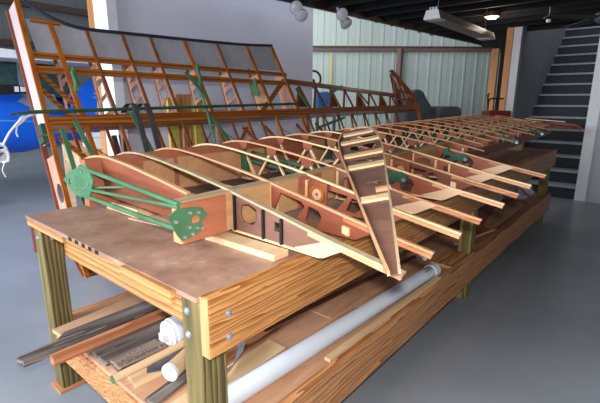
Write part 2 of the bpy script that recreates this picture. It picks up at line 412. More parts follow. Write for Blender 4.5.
def wing():
    t = thing('wing_frame', 'uncovered wooden aircraft wing frame lying on blocks across the workbench', 'wing frame', (3, .5, .92))
    def spar(name, y0, y1, x0, x1, m, hz=1):
        mb = MB(); vs = []
        for x in (x0, x1):
            zt = tp(x, (y0+y1)/2)-.012; zb = bt(x, (y0+y1)/2)+.004
            vs += [(x,y0,zb),(x,y1,zb),(x,y1,zt),(x,y0,zt)]
        mb.add(vs, [(0,1,2,3),(7,6,5,4),(0,4,5,1),(1,5,6,2),(2,6,7,3),(3,7,4,0)])
        return mb.build(name, m, t)
    rs = spar('rear_spar', .362, .412, .17, 6.0, 'spruce_x')
    c = MB(); c.add([(x,y,tp(x,.39)-.0115+h) for x in (.17,6.0) for y,h in ((.360,0),(.414,0),(.414,.004),(.360,.004))],
          [(0,1,2,3),(7,6,5,4),(0,4,5,1),(1,5,6,2),(2,6,7,3),(3,7,4,0)]); c.build('spar_cap', 'spruce_grey', rs)
    fs = spar('front_spar', 1.08, 1.13, .17, 5.9, 'mahog_x')
    for x0, x1, m in ((.175,.37,'mahog_x'),(.62,.66,'spruce'),(.8,.97,'mahog_x'),(1.2,1.42,'mahog_x'),(1.75,1.98,'mahog_x'),(2.4,2.6,'mahog_x'),(3.2,3.5,'mahog_x'),(4.2,4.5,'mahog_x')):
        zt = tp(x0,.39)-.014; zb = bt(x0,.39)+.006
        MB().box(x0, x1, .355, .3615, zb, zt).build('web_plate', m, rs)
    for x0, x1, m in ((.45,.62,'tan'),(.65,1.3,'tan'),(1.75,2.1,'tan')):
        MB().box(x0, x1, 1.073, 1.0795, bt(x0,1.1)+.012, tp(x0,1.1)-.05).build('web_plate', m, fs)
    # ribs -------------------------------------------------------------
    full = [.41,.62,.87,1.1,1.43,1.69,1.97,2.37]
    for i, x in enumerate(full): rib(t, x, i, True)
    x = 2.65; i = 0
    while x < 5.95:
        rib(t, x, i, False, y_front=1.25 if x < 5.2 else 1.25-(x-5.2)*.75); x += .275; i += 1
    # root rib: solid web between the spars
    ys = [1.38-.97*k/14 for k in range(15)]
    mb = MB(); mb.plate([(y, tp(.2,y)-.012) for y in ys]+[(.42,bt(.2,.42)+.05),(1.06,bt(.2,1)+.05),(1.36,1.0)], [], lambda a,b: (.245,a,b), (.006,0,0))
    rr = mb.build('root_rib', 'mahog', t)
    MB().strip(top_line(.248, 1.36, .42), (1,0,0), .016, .010).build('cap_strip', 'tan', rr)
    # leading edge skin and strip
    mb = MB(); vs = []; prof = [(1.1,1.172),(1.2,1.158),(1.3,1.12),(1.37,1.07),(1.43,1.01)]
    xs = [.42,1.5,3,4.5,5.3]
    for xx in xs: vs += [(xx,y,z+zo(xx)-.012) for y,z in prof]
    n = len(prof); mb.add(vs, [(i*n+k,i*n+k+1,(i+1)*n+k+1,(i+1)*n+k) for i in range(len(xs)-1) for k in range(n-1)])
    mb.build('leading_edge_skin', 'mahog', t)
    # aileron bay false spar
    mb = MB()
    mb.add([(x,y,z) for x,b in ((2.37,.21),(5.5,.16)) for y,z in ((b,bt(x,b)+.03),(b+.016,bt(x,b)+.03),(b+.016,tp(x,b)-.03),(b,tp(x,b)-.03))],
          [(0,1,2,3),(7,6,5,4),(0,4,5,1),(1,5,6,2),(2,6,7,3),(3,7,4,0)])
    mb.build('aileron_spar', 'mahog2', t)
    # wing tip bow with plywood plate
    tip = smooth_pts([(5.2,1.36,1.1+zo(5.2)),(5.7,1.12,1.1+zo(5.7)),(6.05,.72,1.08+zo(6)),(6.24,.3,1.05+zo(6.2)),(6.22,.02,1.03+zo(6.2)),(5.9,-.1,1.0+zo(5.9))], 5)
    tb = MB().strip(tip, (0,0,1), .03, .03, nrm=(.7,.7,0)).build('tip_bow', 'mahog', t)
    MB().plate([(5.75,.42),(6.18,.40),(6.2,.05),(5.92,-.06),(5.7,.1)], [], lambda a,b: (a,b,.99+.08*(b+.1)+zo(a)), (0,0,.006)).build('tip_plate', 'mahog', t)
    for x, y0, y1 in ((5.95,.42,.85),(6.08,.1,.6)):
        MB().bar((x,y0,1.08+zo(x)), (x,y1,1.11+zo(x)), .015, .012).build('tip_rib', 'spruce', t)
    # root fittings and struts (green)
    fit = lambda pts, holes, fn, off: MB().plate(pts, holes, fn, off)
    rear = [(.114,1.042),(.15,1.062),(.215,1.058),(.255,1.05),(.278,1.02),(.25,1.0),(.257,.972),(.225,.956),(.165,.944),(.145,.972)]
    rf = fit(rear, [], lambda a,b: (a,.3545,b), (0,-.006,0)).build('root_fitting', 'green', t)
    MB().plate(disc(.016,16,(.222,1.012)), [], lambda a,b: (a,.3485,b), (0,-.002,0)).build('bushing', 'redbrown', rf)
    for a, b in ((.2,1.04),(.235,1.035),(.193,.99),(.225,.98),(.245,.975),(.172,.957),(.205,.962),(.14,1.02)):
        MB().tube([(a,.3485,b),(a,.341,b)], .006, 8).build('bolt', 'bolt', rf)
    front = [(.17,1.07),(.175,1.1),(.21,1.122),(.27,1.11),(.27,1.0),(.24,.975),(.17,.975)]
    ff = fit(front, [], lambda a,b: (a,1.17,b), (0,.008,0)).build('root_fitting', 'green', t)
    MB().plate([(1.33,1.045),(1.26,1.09),(1.06,1.15),(1.0,1.08),(1.06,.99),(1.2,.985)], [disc(.014,12,(1.25,1.045))], lambda a,b: (.168,a,b), (-.006,0,0)).build('flange', 'green', ff)
    for a, b in ((1.1,1.11),(1.18,1.08),(1.1,1.03),(1.18,1.02),(1.05,1.06)):
        MB().tube([(.162,a,b),(.155,a,b)], .006, 8).build('bolt', 'bolt', ff)
    for p, q, r in (((.165,1.13,1.128),(.165,.36,1.075),.0095),((.165,1.1,.995),(.15,.36,.99),.0095),((.165,1.08,1.03),(.165,.36,1.065),.007),((.17,1.05,1.04),(.3,.8,1.06),.006)):
        MB().tube([p,q], r, 12).build('drag_strut', 'green', t, smooth=True)
    # cross tubes further out
    for x0, x1 in ((1.12,1.42),(1.98,2.35),(3.2,3.5),(4.3,4.6)):
        MB().tube([(x0,1.05,1.06+zo(x0)),(x0+.02,.44,1.0+zo(x0))], .013, 8).build('drag_strut', 'green_dk', t, smooth=True)
        MB().tube([(x0+.05,1.05,1.1+zo(x0)),(x0+.05,.44,1.03+zo(x0))], .011, 8).build('drag_strut', 'green_dk', t, smooth=True)
        MB().plate([(1.0,.97),(1.07,.97),(1.07,1.13),(1.03,1.13)], [], lambda a,b: (x0-.03,a,b+zo(x0)), (.012,0,0)).build('strut_bracket', 'green_dk', t)
    # hinge brackets: irregular castings on rib faces aft of the spar
    for x in (1.425, 2.36, 3.74, 4.85):
        o = [(.34,1.075),(.30,1.08),(.29,1.055),(.25,1.045),(.2,1.05),(.155,1.03),(.15,1.005),(.19,.995),(.24,1.0),(.29,.975),(.335,.985),(.325,1.02)]
        hb = MB().plate([(a-.04,b+zo(x)-.01) for a,b in o], [[(a,b+zo(x)-.01) for a,b in ((.275,1.03),(.235,1.025),(.24,1.012),(.275,1.0))]], lambda a,b: (x-.03,a,b), (.026,0,0)).build('hinge_bracket', 'green_dk', t)
        MB().tube([(x-.034,.13,1.0+zo(x)),(x,.13,1.0+zo(x))], .012, 10).build('bolt', 'bolt', hb)
    # pulley plates beside the rear spar
    for x in (.86, 1.68, 3.18):
        pc = (.285, 1.0+zo(x)); s = .055
        pp = MB().plate([(pc[0]-s,pc[1]-s),(pc[0]+s,pc[1]-s),(pc[0]+s,pc[1]+s),(pc[0]-s,pc[1]+s)], [], lambda a,b: (x-.008,a,b), (-.006,0,0)).build('pulley_plate', 'mahog', t)
        MB().plate(disc(.042,20,pc), [disc(.028,16,pc)], lambda a,b: (x-.014,a,b), (-.006,0,0)).build('pulley_ring', 'varnish_z', pp)
        MB().plate(disc(.026,20,pc), [disc(.008,10,pc)], lambda a,b: (x-.014,a,b), (-.004,0,0)).build('pulley_hub', 'pinkply', pp)
        MB().box(x-.02, x, pc[0]+s, pc[0]+s+.012, pc[1]-.07, pc[1]+.06).build('upright', 'spruce', pp)

def rib(t, x, i, aft, y_front=1.25):
    T = lambda y: tp(x, y)-.010
    B = lambda y: bt(x, y)+.003
    m_web = ('umber','mahog','mahog','umber','mahog','mahog2','mahog','mahog')[i % 8] if aft else ('mahog','mahog2')[i % 2]
    fn = lambda a, b: (x-.003, a, b)
    mb = MB()
    if aft:
        out = [(.355,T(.355)),(.2,T(.2)),(.05,T(.05)),(-.1,T(-.1)),(-.16,T(-.16)),(-.07,B(-.05)),(.1,B(.1)),(.355,B(.3))]
        k = i % 3
        if k == 0:
            holes = [[(.27+a,1.0+zo(x)+b) for a,b in ((.04,.035),(.0,.045),(-.04,.03),(-.045,-.01),(-.02,-.035),(.03,-.03),(.045,0))],
                     [(.125+a,.985+zo(x)+b) for a,b in ((.012,.018),(-.012,.014),(-.014,-.018),(.012,-.018))]]
        elif k == 1:
            holes = [[(.30,T(.3)-.016),(.19,T(.19)-.016),(.17,T(.17)-.03),(.20,B(.2)+.045),(.215,B(.2)+.012),(.32,B(.3)+.012),(.34,B(.3)+.03)],
                     [(.15,T(.15)-.02),(.10,T(.1)-.022),(.085,B(.1)+.055),(.10,B(.1)+.012),(.15,B(.1)+.012),(.165,B(.1)+.03)]]
        else:
            holes = [[(.26,T(.26)-.03),(.13,T(.13)-.02),(.16,B(.1)+.05),(.19,B(.2)+.014),(.27,B(.2)+.014)], [(.11,T(.11)-.022),(.07,T(.07)-.022),(.06,B(.1)+.04),(.09,B(.1)+.014),(.14,B(.1)+.02)]]
        mb.plate(out, holes, fn, (.006,0,0))
    else:
        yb = .225
        mb.plate([(.355,T(.355)),(yb,T(yb)),(yb,B(yb)),(.355,B(.3))], [], fn, (.006,0,0))
    r = mb.build('rib', m_web, t)
    # nose web
    if y_front > 1.16:
        mb = MB()
        yf = [1.135+(.25)*k/6 for k in range(7)]
        mb.plate([(y, T(y)-.008) for y in yf]+[(1.385, B(1.37)+.02),(1.135,B(1.13))], [], fn, (.006,0,0))
        mb.build('nose_web', 'mahog', r)
    # forward truss sticks
    yA, yB = .42, min(1.07, y_front-.02); near = aft and i < 3
    st = MB()
    st.bar((x,yA,B(.5)+.006), (x,yB,B(1)+.006), .014, .012)
    n = 5; P = [yA+(yB-yA)*k/n for k in range(n+1)]
    for k in range(n if not near else 0):
        a, b = (P[k],P[k+1]); za = T(a)-.008 if k % 2 else B(a)+.008; zb = B(b)+.008 if k % 2 else T(b)-.008
        st.bar((x,a,za), (x,b,zb), .012, .012, up=(1,0,0))
    st.build('truss_sticks', 'spruce', r)
    for k in (1,3,5) if not near else ():
        y = min(P[k], yB-.02); z = T(y)
        MB().plate([(y-.04,T(y-.04)),(y+.04,T(y+.04)),(y+.035,z-.034),(y,z-.048),(y-.03,z-.034)], [], lambda a,b: (x-.009,a,b), (.003,0,0)).build('gusset', 'mahog', r)
    for k in (2,4) if not near else ():
        y = P[k]; MB().plate([(y-.04,B(y)),(y+.04,B(y)),(y+.025,B(y)+.04),(y-.025,B(y)+.04)], [], lambda a,b: (x-.009,a,b), (.003,0,0)).build('gusset', 'mahog', r)
    # cap strips
    if aft:
        MB().strip(top_line(x, y_front, -.37, 20), (1,0,0), .014 if i else .026, .009).build('cap_strip', 'spruce_grey' if i == 0 else ('spruce' if i % 2 == 0 else 'tan'), r)
        tl = MB(); pts = [(x, y, tp(x,y)-.0115) for y in (-.02,-.15,-.25,-.365)]
        tl.strip(pts, (1,0,0), .0135, .014)
        tl.build('tail_strip', 'tan' if i % 2 == 0 else 'redbrown', r)
        if i % 3 == 0 or i in (4, 7):
            MB().plate([(.04,B(.05)+.006),(-.11,T(-.1)+.002),(-.18,T(-.16)),(-.085,B(-.06)-.002),(-.05,B(-.05)-.004)], [], lambda a,b: (x-.0075,a,b), (.004,0,0)).build('gusset', 'pinkply', r)
            lo = MB(); lo.bar((x,.36,B(.36)-.002), (x,-.07,B(-.06)-.002), .016, .008); lo.build('lower_cap', 'spruce', r)
        else:
            MB().plate([(-.02,T(-.02)-.03),(-.05,T(-.05)-.03),(-.05,T(-.05)-.06),(-.02,T(-.02)-.06)], [], lambda a,b: (x-.016,a,b), (.012,0,0)).build('gusset', 'spruce', r)
        if i % 3 == 0:
            for y in (.345,.19,.1): MB().box(x-.012, x-.003, y-.005, y+.005, B(y), T(y)-.005).build('stiffener', 'spruce' if i else 'black', r)
    else:
        MB().strip(top_line(x, y_front, .21 if i % 3 else .10, 16), (1,0,0), .012, .008).build('cap_strip', 'cap_far', r)
        if i % 2 == 0 and x < 5:
            MB().box(x-.02, x-.004, .25, .262, B(.25), T(.25)-.01).build('stiffener', 'spruce', r)
wing()

def blocks():
    def blk(name, x0, x1, y0, y1, z1, m, label):
        tag(MB().box(x0, x1, y0, y1, BZ+.0005, z1).build(name, m, bevel=.002), label, 'block')
    # lengthwise stick under the root rib tail, and packers further out
    tag(MB().bar((.355,.43,.907), (.36,.06,.907), .075, .0235).build('wood_block', 'palewood', bevel=.002), 'pale pine stick under the first rib at the near end of the wing', 'block')
    blk('wood_block', .3, .4, .9, 1.2, .938, 'palewood', 'pale block under the front spar root of the wing on the bench')
    blk('wood_block', 3.0, 3.1, .32, .45, .97, 'palewood_g', 'dull block under the rear spar halfway along the bench')
    blk('wood_block', 4.7, 4.8, .3, 1.2, 1.005, 'palewood_g', 'long dull block under the wing near the far end of the bench')
    # pale plywood offcut lying on the bench top within the root bay
    o = MB().plate([(.27,.93),(.5,.95),(.52,.62),(.44,.5),(.33,.52)], [], lambda a,b: (a,b,BZ+.001), (0,0,.004)).build('plywood_offcut', 'pinkply')
    tag(o, 'pale thin plywood offcut lying on bench top between green struts', 'offcut')
    o = MB().plate([(.4,.86),(.43,.9),(.62,.52),(.58,.5)], [], lambda a,b: (a,b,BZ+.006), (0,0,.004)).build('wood_strip', 'spruce')
    tag(o, 'light spruce strip lying on the bench inside the root bay', 'strip')
blocks()

# loose tapered rib lying across the wing
def loose_rib():
    T = V((.292,-.405,.985)); N = V((1.85,.71,1.243))
    a = (N-T).normalized(); L = (N-T).length; w = V((a.y,-a.x,0)).normalized(); n = w.cross(a); 
    if n.z < 0: n = -n
    rl = math.radians(-12); w, n = w*math.cos(rl)-n*math.sin(rl), n*math.cos(rl)+w*math.sin(rl)
    t = thing('loose_wing_rib', 'dark brown tapered wing rib with pale crosswise strips lying on the wing frame', 'rib', T)
    W = [(0,.012),(.1,.026),(.25,.045),(.45,.070),(.62,.092),(.78,.104),(.88,.098),(.95,.078),(.985,.048),(1,.0)]
    sm = smooth_pts([(s,h,0) for s,h in W], 3)
    left = [(p.x*L, -p.y*1.28) for p in sm]; right = [(p.x*L, p.y*1.08) for p in sm]
    out = left+right[::-1][1:]
    fn = lambda s, b: T+a*s+w*b
    def hw(s): return interp(W, s)
    def slot(s0, s1, k=.72): return [(s0*L,-hw(s0)*k),(s1*L,-hw(s1)*k),(s1*L,hw(s1)*k),(s0*L,hw(s0)*k)]
    holes = [slot(.375,.395,.5), slot(.56,.60), slot(.69,.76), slot(.84,.88)]
    MB().plate(out, holes, fn, n*.005).build('web', 'umber', t)
    for side, mm in ((left,'tan'),(right,'spruce_grey')):
        MB().strip([fn(*p)+n*.011 for p in side], n, .015, .008, nrm=None).build('edge_cap', mm, t)
    for s in (.285,.52,.635,.80,.915):
        h = hw(s)
        MB().obox(fn(s*L,-h*.1)+n*.010, (a,w,n), (.018*(1+s*.9), h*1.1, .005)).build('cross_strip', 'spruce', t)
    MB().obox(fn(.33*L,.035)+n*.012, (a,w,n), (.012,.03,.007)).build('broken_block', 'tan', t)
loose_rib()

# ================================================================== STANDING WING
SA = V((0,1.5,.45)); SE = V((0,.316,.949)).normalized(); ST = V((0,.949,-.316)).normalized()
def SK(x, s): return x+(1.2-s)*min(.3,.05+.09*x)
def SP(x, s, u=0): return SA+V((x,0,0))+SE*s+ST*u
THK = [(0,.02),(.08,.10),(.25,.18),(.5,.21),(.9,.20),(1.2,.14),(1.5,.04),(1.62,.015)]
def SR(x, s, u=0): return SP(SK(x, s), s, u)
def standing_wing():
    t = thing('standing_wing_frame', 'varnished wooden aircraft wing frame stood on edge behind the workbench', 'wing frame', (2.5, 1.6, .45))
    # root rib: primed web, lightening holes, varnished edges
    S = [0,.04,.1,.25,.4,.6,.8,1,1.2,1.4,1.62]
    th = lambda s: interp([(0,.03),(.08,.09),(.25,.15),(.4,.165),(1.62,.165)], s)
    out = [(s, .0) for s in S]+[(s, th(s)) for s in S[::-1]]
    holes = [[(s, u*.5*th(s)+.5*th(s)) for s, u in disc(.06,12,(.5,0),.55)], [(s, u*.5*th(s)+.5*th(s)) for s, u in disc(.045,12,(.33,0),.5)], [(s, u*.5*th(s)+.5*th(s)) for s, u in disc(.04,12,(.17,0),.5)]]
    rr = MB().plate([p for p in out if p[0] >= .72]+[], [], lambda s,u: SP(.285,s,u), (.006,0,0)).build('root_rib', 'primer', t)
    o2 = [(s,0) for s in S if s < .72]+[(.72,0),(.72,th(.72))]+[(s,th(s)) for s in S[::-1] if s < .72]
    MB().plate(o2, holes, lambda s,u: SP(.285,s,u), (.006,0,0)).build('root_web', 'pinkrib', rr)
    MB().strip([SP(.285,s,-.005) for s in S], (1,0,0), .026, .014, nrm=-ST).build('cap_strip', 'varnish_z', rr)
    MB().strip([SP(.285,s,th(s)) for s in S], (1,0,0), .03, .012, nrm=ST).build('cap_strip', 'mahog2', rr)
    # ribs
    th = lambda s: interp(THK, s)
    xs = [.46,.67,.91,1.125,1.42,1.745,2.09]
    for i, x in enumerate(xs):
        top = (1.5,1.475,1.49,1.49,1.5,1.51,1.52)[i]
        wide = i % 2 == 0
        m = MB(); m.strip([SR(x,s,-.004) for s in (.05,.3,.6,.9,1.2,top)], (1,0,0), .026 if i in (0,4,6) else .018, .014, nrm=-ST)
        if i in (0,4,6): rb = m.build('rib', 'varnish_z', t)
        else: rb = m.build('rib', 'varnish_dk', t)
        g = MB(); ss = [.95,1.0,1.1,1.2,1.28]
        out = [(s,.012) for s in ss]+[(s,th(s)) for s in ss[::-1]]
        hl = []
        if i != 6:
            hl = [[(.98,.03),(1.07,.03),(1.05,th(1.05)-.03),(.98,th(.98)-.03)], [(1.09,.03),(1.16,.025),(1.15,th(1.15)-.028),(1.075,th(1.08)-.03)], [(1.18,.022),(1.235,.02),(1.19,th(1.19)-.026)]]
        else:
            hl = [[(s,u*.4*th(s)+.5*th(s)) for s,u in disc(.025,10,(1.02,0),.6)], [(s,u*.4*th(s)+.5*th(s)) for s,u in disc(.02,10,(1.12,0),.5)]]
        g.plate(out, hl, lambda s,u: SR(x-.008,s,u), (.005,0,0)); g.build('rib_web', 'pinkrib' if i != 6 else 'tan', rb)
        MB().strip([SR(x,s,th(s)) for s in (.05,.3,.6,.9,1.2,top)], (1,0,0), .018, .012, nrm=ST).build('far_cap', 'varnish_dk', rb)
        l = MB()
        l.bar(SR(x,.84,.02), SR(x,.62,.15), .014, .014); l.bar(SR(x,.62,.15), SR(x,.42,.02), .014, .014); l.bar(SR(x,.42,.02), SR(x,.25,.13), .014, .014)
        l.build('truss_sticks', 'pinkrib', rb)
    # end rib before the aileron bay
    rb = MB().strip([SP(2.33+(1.56-s)*.28,s,-.004) for s in (.3,.6,.9,1.2,1.56)], (1,0,0), .03, .016, nrm=-ST).build('rib', 'varnish_z', t)
    MB().plate([(.9,.012),(1.3,.012),(1.3,th(1.3)),(.9,th(.9))], [[(.94,.04),(1.05,.04),(1.03,.1),(.94,.11)]], lambda s,u: SP(2.32+(1.56-s)*.28,s,u), (.005,0,0)).build('rib_web', 'pinkrib', rb)
    MB().plate([(2.0,.95),(2.4,1.26),(2.42,1.22),(2.04,.93)], [], lambda x,s: SP(x,s,.02), ST*.01).build('diagonal_brace', 'varnish', t)
    for p, q in (((.31,1.22),(.52,.93)),((.31,1.10),(.43,.94))):
        MB().bar(SP(p[0],p[1],.03), SP(q[0],q[1],.03), .022, .012, up=-ST).build('diagonal_brace', 'varnish', t)
    for p, q in (((1.76,.82),(2.1,.5)),((1.5,.5),(1.82,.82)),((2.3,.5),(2.02,.82)),((.62,.5),(.33,.82)),((2.45,.82),(2.75,.5)),((2.75,.82),(3.05,.5))):
        MB().bar(SP(p[0],p[1],.03), SP(q[0],q[1],.03), .026, .014, up=-ST).build('diagonal_brace', 'varnish', t)
    # trailing edge sheet and curved edge
    edge = [(.31,1.615),(.38,1.565),(.46,1.525),(.55,1.497),(.65,1.487),(.85,1.492),(1.1,1.5),(1.5,1.513),(2.0,1.535),(2.34,1.565)]
    sp = smooth_pts([(a,b,0) for a,b in edge], 3)
    MB().plate([(p.x,p.y if p.x > .5 else min(p.y,1.51)) for p in sp]+[(2.44,1.335),(.33,1.30)], [], lambda x,s: SP(x,s,.016), ST*.003).build('trailing_sheet', 'sheet', t)
    MB().tube([SP(p.x,p.y,.0) for p in sp], .011, 8).build('trailing_edge', 'edge', t, smooth=True)
    MB().strip([SP(.33,1.5,-.002), SP(.49,1.5,-.002)], SE, .02, .012, nrm=-ST).build('edge_strip', 'varnish', t)
    for s0, s1, m, x1 in ((1.275,1.315,'varnish',2.45),(1.19,1.235,'varnish',2.47)):
        MB().obox(SP((.3+x1)/2,(s0+s1)/2,.012), ((1,0,0),SE,ST), ((x1-.3)/2,(s1-s0)/2*.8,.010)).build('stringer', m, t)
    ms = MB(); vs = []
    for x, s in ((.3,.90),(5.05,.965)):
        vs += [SP(x,s-.03,-.012),SP(x,s+.03,-.012),SP(x,s+.03,.15),SP(x,s-.03,.15)]
    ms.add(vs, [(0,1,2,3),(7,6,5,4),(0,4,5,1),(1,5,6,2),(2,6,7,3),(3,7,4,0)]); m = ms.build('main_spar', 'varnish', t)
    MB().obox(SP(2.65,.9355,-.014), (SP(5.05,.965)-SP(.3,.90),SE,ST), (2.37,.004,.003)).build('spar_line', 'varnish_dk', m)
    MB().obox(SP(2.5,.03,.035), ((1,0,0),SE,ST), (2.22,.04,.035)).build('leading_edge', 'varnish', t)
    MB().obox(SP(2.5,.3,.08), ((1,0,0),SE,ST), (2.2,.03,.05)).build('front_spar', 'varnish', t)
    MB().tube([SP(.10,.94,-.03), SP(.2,.95,-.03), SP(2.45,1.0,-.03)], [.006,.011,.011], 8).build('control_tube', 'green_dk', t, smooth=True)
    rf = MB().obox(SP(.265,.87,.05), ((1,0,0),SE,ST), (.012,.03,.03)).build('root_fitting', 'green_dk', t)
    MB().obox(SP(.26,.81,.05), ((1,0,0),SE,ST), (.014,.018,.035)).build('clamp', 'green_dk', rf)
    # green fittings hanging around the spars
    for x, pts in ((.52,[(1.2,-.02),(1.12,-.03),(1.06,.02)]),(1.44,[(1.28,-.02),(1.2,-.03),(1.1,.0),(.92,-.02),(.7,-.02)]),(2.02,[(1.2,-.02),(1.16,-.03)])):
        MB().plate([(pts[0][0]+.03,-.03),(pts[0][0]+.02,.05),(pts[0][0]-.1,.06),(pts[0][0]-.12,-.03)], [], lambda s,u: SP(x-.035,s,u), (.012,0,0)).build('hinge_fitting', 'green', t)
        MB().tube([SP(x-.04,s,u) for s,u in pts], .012, 8).build('strut', 'green', t, smooth=True)
    for p, q in (((.42,.9),(.55,.35)),((.34,.85),(.36,.4)),((.78,.94),(.93,.45)),((1.42,.9),(1.65,.5)),((1.28,1.24),(1.42,1.05)),((2.66,.75),(3.2,.85)),((3.0,1.1),(3.3,1.2)),((3.6,1.15),(3.75,1.0)),((2.5,1.15),(2.62,.98))):
        MB().bar(SP(p[0],p[1],-.03), SP(q[0],q[1],-.03), .026, .008, up=-ST).build('green_strap', 'green', t)
    for p, q in (((.45,.8),(.95,.42)),((1.5,.85),(1.15,.5)),((1.55,.8),(2.1,.45)),((2.2,.82),(2.9,.45))):
        MB().tube([SP(p[0],p[1],.05),SP(q[0],q[1],.05)], .003, 6).build('brace_wire', 'black', t)
    # aileron bay
    MB().obox(SP(3.5,1.185,.02), (SP(4.6,1.12)-SP(2.42,1.225),SE,ST), (1.1,.018,.02)).build('aileron_spar', 'varnish_dk', t)
    x = 2.6; k = 0
    while x < 4.5:
        w = MB()
        w.bar(SP(x-.1,.97,.01), SP(x,1.19-.02*(x-2.5),.01), .024, .012, up=-ST); w.bar(SP(x+.1,.97,.01), SP(x,1.19-.02*(x-2.5),.01), .024, .012, up=-ST)
        tb = w.build('aileron_truss', 'mahog2' if k % 2 else 'varnish_dk', t)
        l = MB(); l.bar(SP(x,.9,.0), SP(x-.06,.45,.0), .018, .012, up=-ST); l.bar(SP(x+.02,.9,.0), SP(x+.12,.45,.0), .018, .012, up=-ST)
        l.build('lower_truss', 'varnish_dk', tb)
        if k % 2 == 0:
            MB().plate([(x-.09,.985),(x+.03,1.17-.02*(x-2.5)),(x+.09,.985)], [], lambda a,s: SP(a,s,.025), ST*.004).build('web', 'mahog2', tb)
        x += .262; k += 1
    bow = smooth_pts([tuple(SP(4.6,1.47,0)),tuple(SP(4.72,1.40,0)),tuple(SP(4.87,1.29,0)),tuple(SP(5.01,1.18,0)),tuple(SP(5.1,1.06,0)),tuple(SP(5.15,.94,0)),tuple(SP(5.1,.7,0)),tuple(SP(4.9,.45,0))], 4)
    MB().strip(bow, ST, .05, .03, nrm=(1,0,0)).build('tip_bow', 'varnish_dk', t)
    for p, q in (((4.6,1.46),(4.72,.98)),((4.72,1.38),(4.86,.98)),((4.86,1.28),(4.98,.98)),((4.6,1.3),(4.56,.98)),((4.62,1.2),(5.0,1.17)),((4.6,1.08),(5.08,1.06))):
        MB().bar(SP(p[0],p[1],.01), SP(q[0],q[1],.01), .03, .014, up=-ST).build('tip_rib', 'varnish_dk', t)
    MB().plate([(4.56,.98),(4.59,1.44),(4.66,1.40),(4.74,.98)], [], lambda x,s: SP(x,s,.03), ST*.004).build('tip_web', 'mahog2', t)
standing_wing()

def drapes():
    # black strap folded over the main spar of the standing wing
    t = MB()
    for x0, sw, s1 in ((.80,.018,.62),(.89,.02,.58)):
        pts = [SP(x0,.98,.1),SP(x0,1.01,.03),SP(x0,.99,-.05),SP(x0+.005,.92,-.06),SP(x0+.012,.8,-.055),SP(x0+.015,s1,-.05)]
        t.strip(smooth_pts(pts,4), (1,0,0), sw*2, .008, nrm=-ST)
    tag(t.build('black_strap', 'strap'), 'dark grey webbing strap draped over the spar of the standing wing', 'strap')
    t = MB()
    for x0 in (.76,.81): 
        t.strip([SP(x0,.86,.235),SP(x0,.7,.235),SP(x0+.01,.4,.235)], (1,0,0), .035, .01, nrm=ST)
    tag(t.build('hanging_cloth', 'strap'), 'dark hanging cloth strips behind the standing wing beside the white jamb', 'cloth')
    # white cord tangled off the left end
    t = MB(); Y = 1.79
    base = [V(p) for p in ((.235,Y,1.352),(.19,Y,1.338),(.149,Y,1.315),(.094,Y,1.255),(.054,Y,1.19))]
    t.tube(smooth_pts(base,5), .006, 6); t.tube(smooth_pts([p+V((.004,0,.012*math.sin(i*2+1))) for i,p in enumerate(base)],5), .005, 6)
    t.tube(smooth_pts([V((.2,Y,1.338)),V((.16,Y,1.335)),V((.135,Y,1.29)),V((.125,Y,1.255)),V((.13,Y,1.23))],5), .004, 6)
    for k in range(8):
        a = k*.8; c = V((.04,Y,1.165))
        t.tube(smooth_pts([c+V((.03*math.cos(a+j), .015*math.sin(a*2+j), .035*math.sin(a+j*1.1)-.006*k)) for j in range(5)],4), .006, 6)
    t.tube(smooth_pts([V((.045,Y,1.14)),V((.05,Y,1.1)),V((.035,Y,1.06)),V((.045,Y,1.02))],4), .003, 6)
    tag(t.build('white_rope', 'white', smooth=True), 'white knotted rope trailing from the root of the standing wing', 'rope')
drapes()

